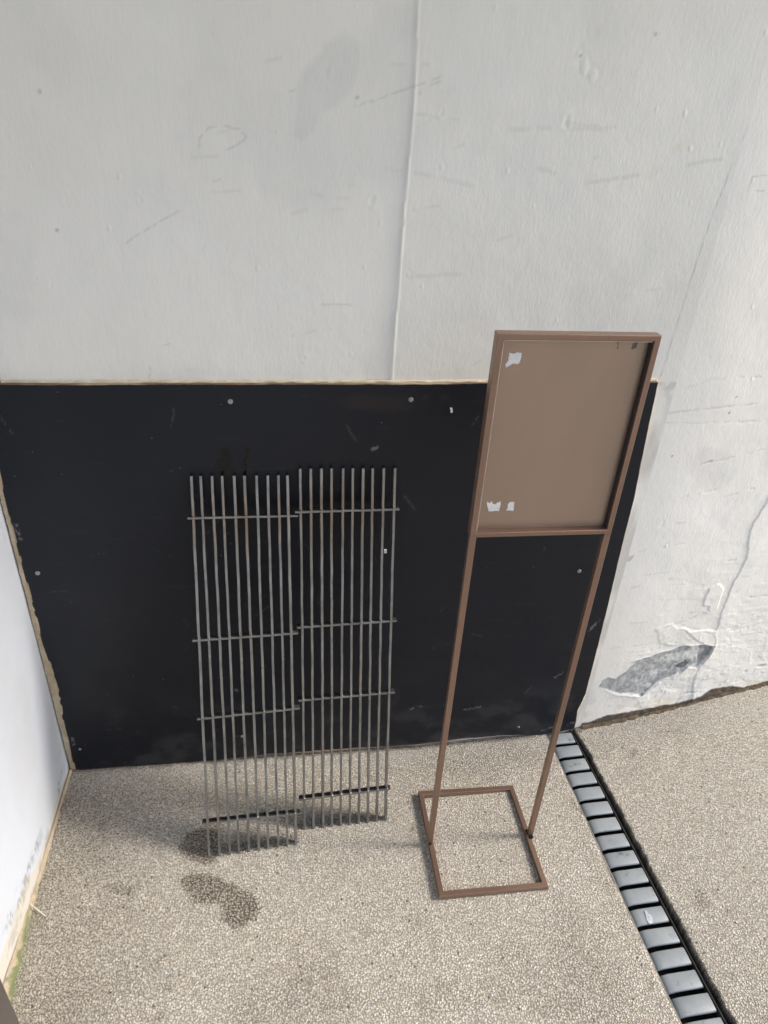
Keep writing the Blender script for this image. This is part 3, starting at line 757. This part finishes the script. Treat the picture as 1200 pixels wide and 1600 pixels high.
xl_ = edge_x(lef, Zg)-.0010+.0012*(fbm(Zg, Zg*0, 55, 1)-.5)*sstep(.7, .2, Zg)*3; xr_ = edge_x(rig, Zg)+.0012*(fbm(Zg, Zg*0, 50, 2)-.5)
Xg = xl_+(xr_-xl_)*UU
zb_ = np.clip(edge_z(bot, Xg), .0015, 1)+.0035*(fbm(Xg, Xg*0, 40, 3)-.4); zt_ = edge_z(top, Xg)+.0015*(fbm(Xg, Xg*0, 30, 4)-.5)
Zg = zb_+(zt_-zb_)*VV
print('panel z', zb_.min(), zb_.max(), zt_.min(), zt_.max())
FR = -.0125
bow = (fbm(Xg, Zg, 2.0, 3, 2)-.5)*.003
ePly = np.minimum(np.minimum(Xg-xl_, xr_-Xg), np.minimum((Zg-zb_), (zt_-Zg)))
nb = fbm(Xg, Zg, 42, 66, 4)
ply = 1-sstep(-.0003, .0012, ePly-(.0008+.0020*(Xg-xl_ < .02))*sstep(.46, .68, nb))
bt = (Zg-zb_)
ply = np.maximum(ply, (1-sstep(0, .001, bt-.0035*sstep(.42, .58, fbm(Xg, Xg*0, 7, 21, 3))*sstep(-.40, -.25, Xg)*sstep(.62, .5, Xg))))
pale = sstep(.4, .7, fbm(Xg, Zg, 12, 5))*.5+.5*((Xg-xl_) < .01)
scuff = 0*Xg
for k_, s_ in enumerate([[(-0.5426,0.7263),(-0.5414,0.6963),(-0.5378,0.6901)], [(0.8244,0.3214),(0.8472,0.2984)], [(0.7183,0.38),(0.7409,0.4132)], [(0.287,0.1447),(0.3197,0.1511)], [(0.4308,0.1325),(0.4762,0.138)], [(-0.5364,0.1238),(-0.536,0.0901)], [(-0.1475,0.25),(-0.1375,0.2408)], [(0.1559,0.8809),(0.171,0.8864)], [(0.6547,0.0361),(0.7503,0.057)], [(0.6563,0.2239),(0.6782,0.2445)]]):
    scuff = np.maximum(scuff, .55*stroke(Xg, Zg, s_, .005, .004, .5, 500+k_, 220))
for k_ in range(70):
    a0 = RNG.uniform(-.55, .75); b0 = RNG.uniform(.02, 1.0)**1.3; L_ = RNG.uniform(.005, .05); an = RNG.uniform(0, 3.1)
    scuff = np.maximum(scuff, RNG.uniform(.05, .22)*stroke(Xg, Zg, [(a0, b0), (a0+L_*math.cos(an), b0+L_*math.sin(an))], RNG.uniform(.0012, .0022), .002, .35, 600+k_, 150))
scuff = np.maximum(scuff, .10*sstep(.45, .7, fbm(Xg, Zg, 16, 45, 5))*sstep(.30, .05, Zg))
rust = .14*np.maximum(stroke(Xg, Zg, [(0.2264,0.979),(0.1952,0.9763),(0.1022,0.9817)], .020, .004, .45, 5, 30), stroke(Xg, Zg, [(0.2507,0.9895),(0.301,0.9922)], .008, .004, .4, 6, 40))
rust = np.maximum(rust, .2*stroke(Xg, Zg, [(-0.1298,0.9982),(-0.1009,0.9944)], .012, .004, .3, 7, 40))
wet = 0*Xg
for poly, w_ in (([(-0.1288,0.8798),(-0.1228,0.8589),(-0.1269,0.8307)], .010), ([(-0.1388,0.8563),(-0.1443,0.8281)], .009), ([(-0.0847,0.8862),(-0.0924,0.8514),(-0.095,0.823)], .005)):
    d, _, _ = pdist(*warp(Xg, Zg, 50, .004, 5), poly); wet = np.maximum(wet, 1-sstep(w_*.6, w_, d))
Yg = FR+bow+.0006*ply*0
P = np.stack([Xg, Yg, Zg], -1)
ev = .0008
def ring(P, dy, pull, src):
    return P
attrs = dict(scuff=scuff, rust=rust, wet=wet, ply=ply, pale=pale)
# close the sides: add one frame of vertices pushed back to the wall
Pb = np.pad(P, ((1, 1), (1, 1), (0, 0)), mode='edge'); 
Pb[0, :, 1] = -.001; Pb[-1, :, 1] = -.001; Pb[:, 0, 1] = -.001; Pb[:, -1, 1] = -.001
Ab = {k_: np.pad(v, 1, mode='edge') for k_, v in attrs.items()}
for sl_ in ((0, slice(None)), (-1, slice(None)), (slice(None), 0), (slice(None), -1)): Ab['ply'][sl_] = 1
me = grid_mesh('panel', Pb, Ab)
me.polygons.foreach_set('use_smooth', np.zeros(len(me.polygons), dtype=bool))
panel = link('wall_panel', me, PANEL)
tag(panel, 'large black film-faced board screwed to the lower wall behind the grilles', 'panel')
# screws
for i, (x, z) in enumerate([(-0.1132,0.983),(0.2283,0.9869),(-0.5233,0.6062),(0.6561,0.5628),(0.5891,0.0544),(-0.5247,0.0777),(-0.136,0.0859)]):
    yb = FR+float((fbm(np.array([x]), np.array([z]), 2.0, 3, 2)[0]-.5)*.003)
    bm = bmesh.new()
    big = 1.0 if i < 4 else .72
    r = .0049*big
    prof = [(0, -.0012), (r*.18, -.0010), (r*.22, -.0017), (r*.62, -.0020), (r*.70, -.0011), (r*.95, -.0010), (r, .0010)]
    N = 20; rows = []
    for rr, yy in prof:
        rows.append([bm.verts.new((x+max(rr, .00002)*math.cos(a), yb+yy-.0006, z+max(rr, .00002)*math.sin(a))) for a in [2*math.pi*j/N for j in range(N)]])
    for a in range(len(rows)-1):
        for j in range(N): bm.faces.new((rows[a][j], rows[a][(j+1) % N], rows[a+1][(j+1) % N], rows[a+1][j]))
    for an in (.4+i, .4+i+math.pi/2):
        box(bm, (x-math.cos(an)*r*.45, yb-.0027, z-math.sin(an)*r*.45), (x+math.cos(an)*r*.45, yb-.0027, z+math.sin(an)*r*.45), r*.16, .0004, (0, 1, 0))
    from_bm('screw', bm, ZINC, panel)
def outline(bm, pts, y0, y1):
    a = [bm.verts.new((p[0], y0, p[1])) for p in pts]; b = [bm.verts.new((p[0], y1, p[1])) for p in pts]
    bm.faces.new(a)
    for i in range(len(a)): bm.faces.new((a[i], a[(i+1) % len(a)], b[(i+1) % len(a)], b[i]))
bm = bmesh.new(); outline(bm, [(0.3072,0.9696),(0.311,0.9696),(0.3132,0.9615),(0.3095,0.9601)], -.0155, -.009)
outline(bm, [(0.1945,0.6398),(0.2002,0.6396),(0.2006,0.6312),(0.195,0.6314)], -.0155, -.009)
from_bm('paint_fleck', bm, TAPE, panel)
# tan strip in the corner between the board and the side wall, cream filler along top and right
def strip(name, inner, outer, y0, y1, mat, jag, seed, n=260):
    inner = np.array(inner); outer = np.array(outer)
    t = np.linspace(0, 1, n)
    def samp(L):
        dd = np.r_[0, np.cumsum(np.hypot(*np.diff(L, axis=0).T))]; dd /= dd[-1]
        return np.stack([np.interp(t, dd, L[:, 0]), np.interp(t, dd, L[:, 1])], -1)
    I, O_ = samp(inner), samp(outer)
    nz = (fbm(t*3, t*0+seed, 40, seed)-.5)[:, None]*jag
    dr_ = (O_-I); dr_ /= np.linalg.norm(dr_, axis=1)[:, None]+1e-9
    O_ = O_+dr_*nz*2
    bm = bmesh.new(); rows = []
    for k_ in range(n):
        j_ = (vnoise(np.array([k_*.31]), np.array([seed*1.]), 5)[0]-.5)*.002
        rows.append([bm.verts.new((I[k_][0], y1, I[k_][1])), bm.verts.new((I[k_][0], y0+j_, I[k_][1])), bm.verts.new((O_[k_][0], y0-j_*.6+.0015, O_[k_][1])), bm.verts.new((O_[k_][0], y1, O_[k_][1]))])
    for k_ in range(n-1):
        for j in range(3): bm.faces.new((rows[k_][j], rows[k_][j+1], rows[k_+1][j+1], rows[k_+1][j]))
    bm.faces.new(rows[0]); bm.faces.new(rows[-1][::-1])
    return from_bm(name, bm, mat, panel)
li = [(p[0]-.0003, max(p[1], .002)) for p in lef]; lo_ = [(XL+.002, max(p[1], .002)) for p in lef]
strip('edge_strip', li, lo_, -.0105, -.002, TAN, .002, 4)
ti = [(p[0], p[1]+.0004) for p in top]; to_ = [(p[0], p[1]+.0032) for p in top]
strip('top_filler', ti, to_, -.0060, .002, CREAM, .0010, 9)
ri = [(p[0]+.0004, p[1]) for p in rig if p[1] > 0]; ro_ = [(p[0]+.0036, p[1]) for p in rig if p[1] > 0]
strip('side_filler', ri, ro_, -.007, .002, CREAM, .0022, 12)

# ---------------------------------------------------------------- steel grilles leaning on the board
def grille(label, top_px, bot_pts, top_pts, rods):
    """bot_pts / top_pts: front faces of the bars; rods: list of end pairs as (fraction along the height, x left, x right) """
    bl, br = Vector(bot_pts[0]), Vector(bot_pts[-1]); tl, tr = Vector(top_pts[0]), Vector(top_pts[-1])
    root = empty('steel_grille', ((bl.x+br.x)/2, (bl.y+br.y)/2, 0))
    tag(root, label, 'grille', 'steel grilles leaning against the black board')
    ax = (tl+tr-bl-br).normalized(); sx = (br-bl).normalized(); nrm = sx.cross(ax).normalized()
    if nrm.y > 0: nrm = -nrm
    WD, DP = .0053, .0120
    for k_, (b, t) in enumerate(zip(bot_pts, top_pts)):
        b = Vector(b); t = Vector(t)
        bm = bmesh.new()
        cb_ = b-nrm*DP/2; ct = t-nrm*DP/2
        tw = random.uniform(-.12, .12)
        up_ = (nrm+sx*tw).normalized()
        box(bm, cb_, ct, WD+random.uniform(-.0003, .0003), DP, up_, .0007, .0004, 24, .0012)
        me = bpy.data.meshes.new('bar'); bmesh.ops.recalc_face_normals(bm, faces=bm.faces); bm.to_mesh(me); bm.free()
        # rust by each weld, darkened top end faces
        co = np.zeros(len(me.vertices)*3); me.vertices.foreach_get('co', co); co = co.reshape(-1, 3)
        tt = ((co-np.array(cb_)) @ np.array(ax))/(t-b).length
        ru = np.zeros(len(tt))
        for r_ in rods:
            ru = np.maximum(ru, random.uniform(.1, .75)*(r_[0] > .8)*np.exp(-((tt-r_[0])/.02)**2))
        ru = np.maximum(ru, .55*np.exp(-((tt-.9)/.08)**2)*random.random())
        bu = .9*(tt > .9993)
        a = me.attributes.new('rust', 'FLOAT', 'POINT'); a.data.foreach_set('value', ru.astype(np.float32))
        a = me.attributes.new('darken', 'FLOAT', 'POINT'); a.data.foreach_set('value', np.array(bu, dtype=np.float32))
        link('bar', me, STEEL, root)
    for r_ in rods:
        f, pa, pb = r_
        A_, B_ = Vector(pa), Vector(pb)
        bm = bmesh.new()
        c = -nrm*(.0150/2)+nrm*.0010
        box(bm, A_+c, B_+c, .0046, .0150, nrm, .0006, .0003, 16)
        for k_, (b, t) in enumerate(zip(bot_pts, top_pts)):
            q = Vector(b).lerp(Vector(t), f)
            # foot of the weld: on the rod's upper side
            u = (q-A_).dot((B_-A_).normalized()); w_ = A_+(B_-A_).normalized()*u
            blob(bm, w_+ax*.0028+nrm*.0008+sx*random.uniform(-.001, .001), random.uniform(.0011, .0021), (1.2, 1, .9))
            if random.random() < .35: blob(bm, w_+ax*.003+nrm*.001+sx*random.uniform(.004, .008), random.uniform(.0006, .001))
        me = bpy.data.meshes.new('crossbar'); bmesh.ops.recalc_face_normals(bm, faces=bm.faces); bm.to_mesh(me); bm.free()
        n_ = len(me.vertices); rv = np.clip(np.random.default_rng(int(f*99)).normal(.12, .2, n_), 0, .7)*(1 if f > .8 else .3)
        a = me.attributes.new('rust', 'FLOAT', 'POINT'); a.data.foreach_set('value', rv.astype(np.float32))
        a = me.attributes.new('darken', 'FLOAT', 'POINT'); a.data.foreach_set('value', np.full(n_, .12, dtype=np.float32))
        link('crossbar', me, STEEL, root)
    return root
grille('shorter-standing welded steel bar grille, the left one, leaning lower on the black board', None, [(-0.2019, -0.2802, 0.001), (-0.1783, -0.2786, 0.001), (-0.1565, -0.2771, 0.001), (-0.1365, -0.2757, 0.001), (-0.1141, -0.2741, 0.001), (-0.0915, -0.2726, 0.001), (-0.0712, -0.2712, 0.001), (-0.0484, -0.2696, 0.001), (-0.0274, -0.2682, 0.001), (-0.0084, -0.2669, 0.001)], [(-0.1962, -0.023, 0.8322), (-0.1783, -0.023, 0.8321), (-0.157, -0.023, 0.832), (-0.1372, -0.023, 0.8318), (-0.1137, -0.023, 0.8317), (-0.094, -0.023, 0.8315), (-0.0708, -0.023, 0.8314), (-0.049, -0.023, 0.8312), (-0.0282, -0.023, 0.8311), (-0.0104, -0.023, 0.8309)], [(0.9027, (-0.2071, -0.0505, 0.7527), (0.0095, -0.0438, 0.7488)), (0.605, (-0.2108, -0.1259, 0.5031), (0.0052, -0.1178, 0.5039)), (0.3998, (-0.2109, -0.1778, 0.3309), (0.0058, -0.1687, 0.3353)), (0.1001, (-0.2128, -0.2521, 0.085), (0.0023, -0.2448, 0.0832))])
grille('welded steel bar grille nearer the sign stand, reaching higher on the black board', None, [(0.0125, -0.2295, 0.001), (0.0334, -0.2289, 0.001), (0.056, -0.2282, 0.001), (0.0767, -0.2276, 0.001), (0.0979, -0.227, 0.001), (0.1192, -0.2264, 0.001), (0.141, -0.2257, 0.001), (0.1623, -0.2251, 0.001), (0.1839, -0.2245, 0.001), (0.205, -0.2238, 0.001)], [(0.0151, -0.023, 0.8453), (0.0357, -0.023, 0.8452), (0.0563, -0.023, 0.845), (0.0767, -0.023, 0.8448), (0.1005, -0.023, 0.8446), (0.1197, -0.023, 0.8445), (0.1407, -0.023, 0.8443), (0.1597, -0.023, 0.8441), (0.1821, -0.023, 0.8439), (0.2048, -0.023, 0.8438)], [(0.8975, (0.0031, -0.0455, 0.7583), (0.2162, -0.0422, 0.7578)), (0.6041, (0.0029, -0.1058, 0.5087), (0.2176, -0.1015, 0.5124)), (0.4002, (0.0029, -0.1473, 0.3367), (0.218, -0.143, 0.3405)), (0.1007, (0.0004, -0.2087, 0.0825), (0.2148, -0.2037, 0.0894))])

# ---------------------------------------------------------------- sign stand
sign = empty('sign_stand', (.415, -.295, 0))
tag(sign, 'tall brown metal sign stand with blank portrait board and open rectangular floor base', 'sign stand')
T_ = .0116
zb0 = .0068
fl, frr, bk_r, bk_l = (.2937, -.4262), (.5385, -.4283), (.5352, -.1632), (.2937, -.1588)
def tube_part(name, A_, B_, wd=T_, dp=T_, up=(0, 0, 1), mat=BROWN, bev=.0009):
    bm = bmesh.new(); box(bm, A_, B_, wd, dp, up, bev); return from_bm(name, bm, mat, sign)
# base: a mitred rectangular loop in one mesh
def loop(name, corners, wd, z0, z1, mat, par):
    bm = bmesh.new(); n = len(corners); cs = [Vector((c[0], c[1])) for c in corners]
    cen = sum(cs, Vector((0, 0)))/n; rings = []
    for c in cs:
        s = Vector((1 if c.x > cen.x else -1, 1 if c.y > cen.y else -1)); h = wd/2; b = .0009
        ring_ = []
        for (o_, z) in ((h-b, z0), (h, z0+b), (h, z1-b), (h-b, z1), (-h+b, z1), (-h, z1-b), (-h, z0+b), (-h+b, z0)):
            ring_.append(bm.verts.new((c.x+s.x*o_, c.y+s.y*o_, z)))
        rings.append(ring_)
    for i in range(n):
        for j in range(8):
            bm.faces.new((rings[i][j], rings[i][(j+1) % 8], rings[(i+1) % n][(j+1) % 8], rings[(i+1) % n][j]))
    return from_bm(name, bm, mat, par)
h2_ = T_/2
loop('base', [(fl[0]+h2_, fl[1]+h2_), (frr[0]-h2_, frr[1]+h2_), (bk_r[0]-h2_, bk_r[1]-h2_), (bk_l[0]+h2_, bk_l[1]-h2_)], T_, .0035, .0157, BROWN, sign)
xa, xb = .2975, .5375; ypost = -.2945; H_ = 1.2055; zbar = .8615
tube_part('post', (xa, ypost-.001, .0160), (xa, ypost-.001, zbar-.0062), up=(0, 1, 0))
tube_part('post', (xb, ypost-.003, .0160), (xb, ypost-.003, zbar-.0062), up=(0, 1, 0))
# frame round the board: deeper tubes, one loop in the x-z plane
def frame_loop(name, x0, x1, z0, z1, wd, y0, y1, mat):
    bm = bmesh.new(); rings = []
    for (cx_, cz_) in ((x0, z0), (x1, z0), (x1, z1), (x0, z1)):
        sx_ = 1 if cx_ == x1 else -1; sz_ = 1 if cz_ == z1 else -1; h = wd/2; b = .0009; rr = []
        for (o_, y_) in ((h-b, y0), (h, y0+b), (h, y1-b), (h-b, y1), (-h+b, y1), (-h, y1-b), (-h, y0+b), (-h+b, y0)):
            rr.append(bm.verts.new((cx_+sx_*o_, y_, cz_+sz_*o_)))
        rings.append(rr)
    for i in range(4):
        for j in range(8): bm.faces.new((rings[i][j], rings[i][(j+1) % 8], rings[(i+1) % 4][(j+1) % 8], rings[(i+1) % 4][j]))
    return from_bm(name, bm, mat, sign)
y0f, y1f = ypost-.0085, ypost+.0105
frame_loop('board_frame', xa-.0015, xb+.0015, zbar-.0015, H_-.0044, .0090, y0f, y1f, BROWN)
bm = bmesh.new()
for i in range(1): pass
bmesh.ops.create_cube(bm, size=1, matrix=Matrix.Translation(((xa+xb)/2, ypost+.0062, (zbar+H_-.006)/2)) @ Matrix.Diagonal((xb-xa-.0064, .0022, H_-.006-zbar-.0062, 1)))
board = from_bm('board', bm, PLATE, sign)
# thin retaining lip along the left and top inside of the frame
bm = bmesh.new()
box(bm, (xa+.0047, y0f+.0035, zbar+.0050), (xa+.0047, y0f+.0035, H_-.0108), .0014, .0030, (0, 1, 0), .0003)
box(bm, (xa+.0056, y0f+.0035, H_-.0100), (xb-.0060, y0f+.0035, H_-.0100), .0014, .0030, (0, 1, 0), .0003)
from_bm('lip', bm, mat_simple('worn_lip', (.45, .38, .32), (.62, .55, .48), .4, .4), sign)
SLOT_SHADE = mat_simple('slot_shade_black', (.022, .014, .012), (.04, .025, .02), .6)  # near-black strips paint the shade inside the frame's right edge
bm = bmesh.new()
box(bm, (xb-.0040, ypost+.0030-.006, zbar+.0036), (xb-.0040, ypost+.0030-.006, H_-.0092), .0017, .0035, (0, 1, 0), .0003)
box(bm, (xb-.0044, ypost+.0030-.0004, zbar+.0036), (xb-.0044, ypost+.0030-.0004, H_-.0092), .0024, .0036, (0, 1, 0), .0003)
from_bm('slot_shade', bm, SLOT_SHADE, sign)
yt = ypost+.0062-.0011
def tape(pts, seed, name='tape_residue', mat=TAPE, th=.0004):
    pts = [(p[0], p[1]) for p in pts]
    rnd = random.Random(seed); out = []
    for i in range(len(pts)):
        a, b = Vector(pts[i]), Vector(pts[(i+1) % len(pts)])
        for t in (0, .25, .5, .75):
            q = a.lerp(b, t); out.append((q.x+rnd.uniform(-.0007, .0007), q.y+rnd.uniform(-.0007, .0007)))
    bm = bmesh.new(); outline(bm, out, yt-th, yt+.0002)
    return from_bm(name, bm, mat, board_root)
board_root = sign
tape([(0.3167,1.1732),(0.3227,1.1721),(0.3297,1.1739),(0.3364,1.1728),(0.3361,1.1634),(0.3332,1.1557),(0.3259,1.1568),(0.3196,1.1535),(0.3151,1.1502),(0.3137,1.1555),(0.3165,1.1603),(0.3167,1.1667)], 1)
tape([(0.3155,0.9193),(0.3213,0.9148),(0.3241,0.9188),(0.3296,0.912),(0.3344,0.9156),(0.34,0.9177),(0.3403,0.9069),(0.3393,0.8994),(0.3211,0.8995),(0.3184,0.9074)], 2)
tape([(0.3534,0.9122),(0.3568,0.9165),(0.3634,0.9167),(0.3647,0.8995),(0.352,0.8995),(0.3538,0.9054)], 3)
GHOST = mat_simple('dark_residue', (.10, .075, .055), (.13, .10, .075), .7, 0, 60, 300, .0002)
tape([(0.5075,1.1909),(0.5147,1.1904),(0.5146,1.1834),(0.51,1.1809),(0.506,1.1809),(0.5072,1.1862)], 4, 'dark_residue', GHOST)
tape([(0.4813,1.1912),(0.4832,1.1907),(0.4859,1.1807),(0.4844,1.1807),(0.4837,1.186)], 5, 'dark_residue', GHOST)
# bolt and weld at the feet
bm = bmesh.new()
BLACKB = mat_simple('black_bolt', (.012, .01, .01), (.03, .025, .022), .35, .6)
for (bx, by) in ((xb, ypost-.010),):
    bmesh.ops.create_cone(bm, cap_ends=True, segments=14, radius1=.0050, radius2=.0042, depth=.006, matrix=Matrix.Translation((bx-.001, by-.004, .0165)) @ Matrix.Rotation(.5, 4, 'X'))
    blob(bm, (bx+.001, by-.0045, .0205), .0022)
from_bm('bolt', bm, BLACKB, sign)
for q_, r_ in (((xa, ypost-.008, .0160), .0042), ((xb-.006, ypost+.004, .016), .0036)):
    bm = bmesh.new(); blob(bm, q_, r_, (1.1, 1, .5), 2); from_bm('weld', bm, BLACKB, sign)

# ---------------------------------------------------------------- small loose things
pts = [(-0.5743,-0.3434),(-0.5557,-0.3561),(-0.5219,-0.3795)]
bm = bmesh.new()
z0 = .012
box(bm, (pts[0][0], pts[0][1], .022), (pts[1][0], pts[1][1], .012), .0011, .0011, (0, 0, 1), .0002)
box(bm, (pts[1][0], pts[1][1], .012), (pts[2][0], pts[2][1], .0035), .0022, .0012, (0, 0, 1), .0002)
o = from_bm('straw', bm, STRAW)
tag(o, 'thin pale straw lying by the mossy foot of the left wall', 'straw')

# painted steel post standing at the near end of the side wall
px0 = [(-0.4504,-0.6949)][0]
post = empty('steel_post', (px0[0]-.03, px0[1]-.0, 0))
tag(post, 'taupe painted steel post standing at the bottom left corner of the view', 'post')
bm = bmesh.new(); box(bm, (px0[0]-.03, px0[1], .006), (px0[0]-.03, px0[1], 1.0), .06, .06, (0, 1, 0), .003)
from_bm('tube', bm, GREYTUBE, post)
bm = bmesh.new(); box(bm, (px0[0]-.03, px0[1], 1.0), (px0[0]-.03, px0[1], 1.006), .066, .066, (0, 1, 0), .002)
from_bm('cap', bm, GREYTUBE, post)
bm = bmesh.new(); box(bm, (px0[0]-.03, px0[1]-.05, .003), (px0[0]-.03, px0[1]+.05, .003), .10, .006, (0, 0, 1), .001)
from_bm('base_plate', bm, GREYTUBE, post)
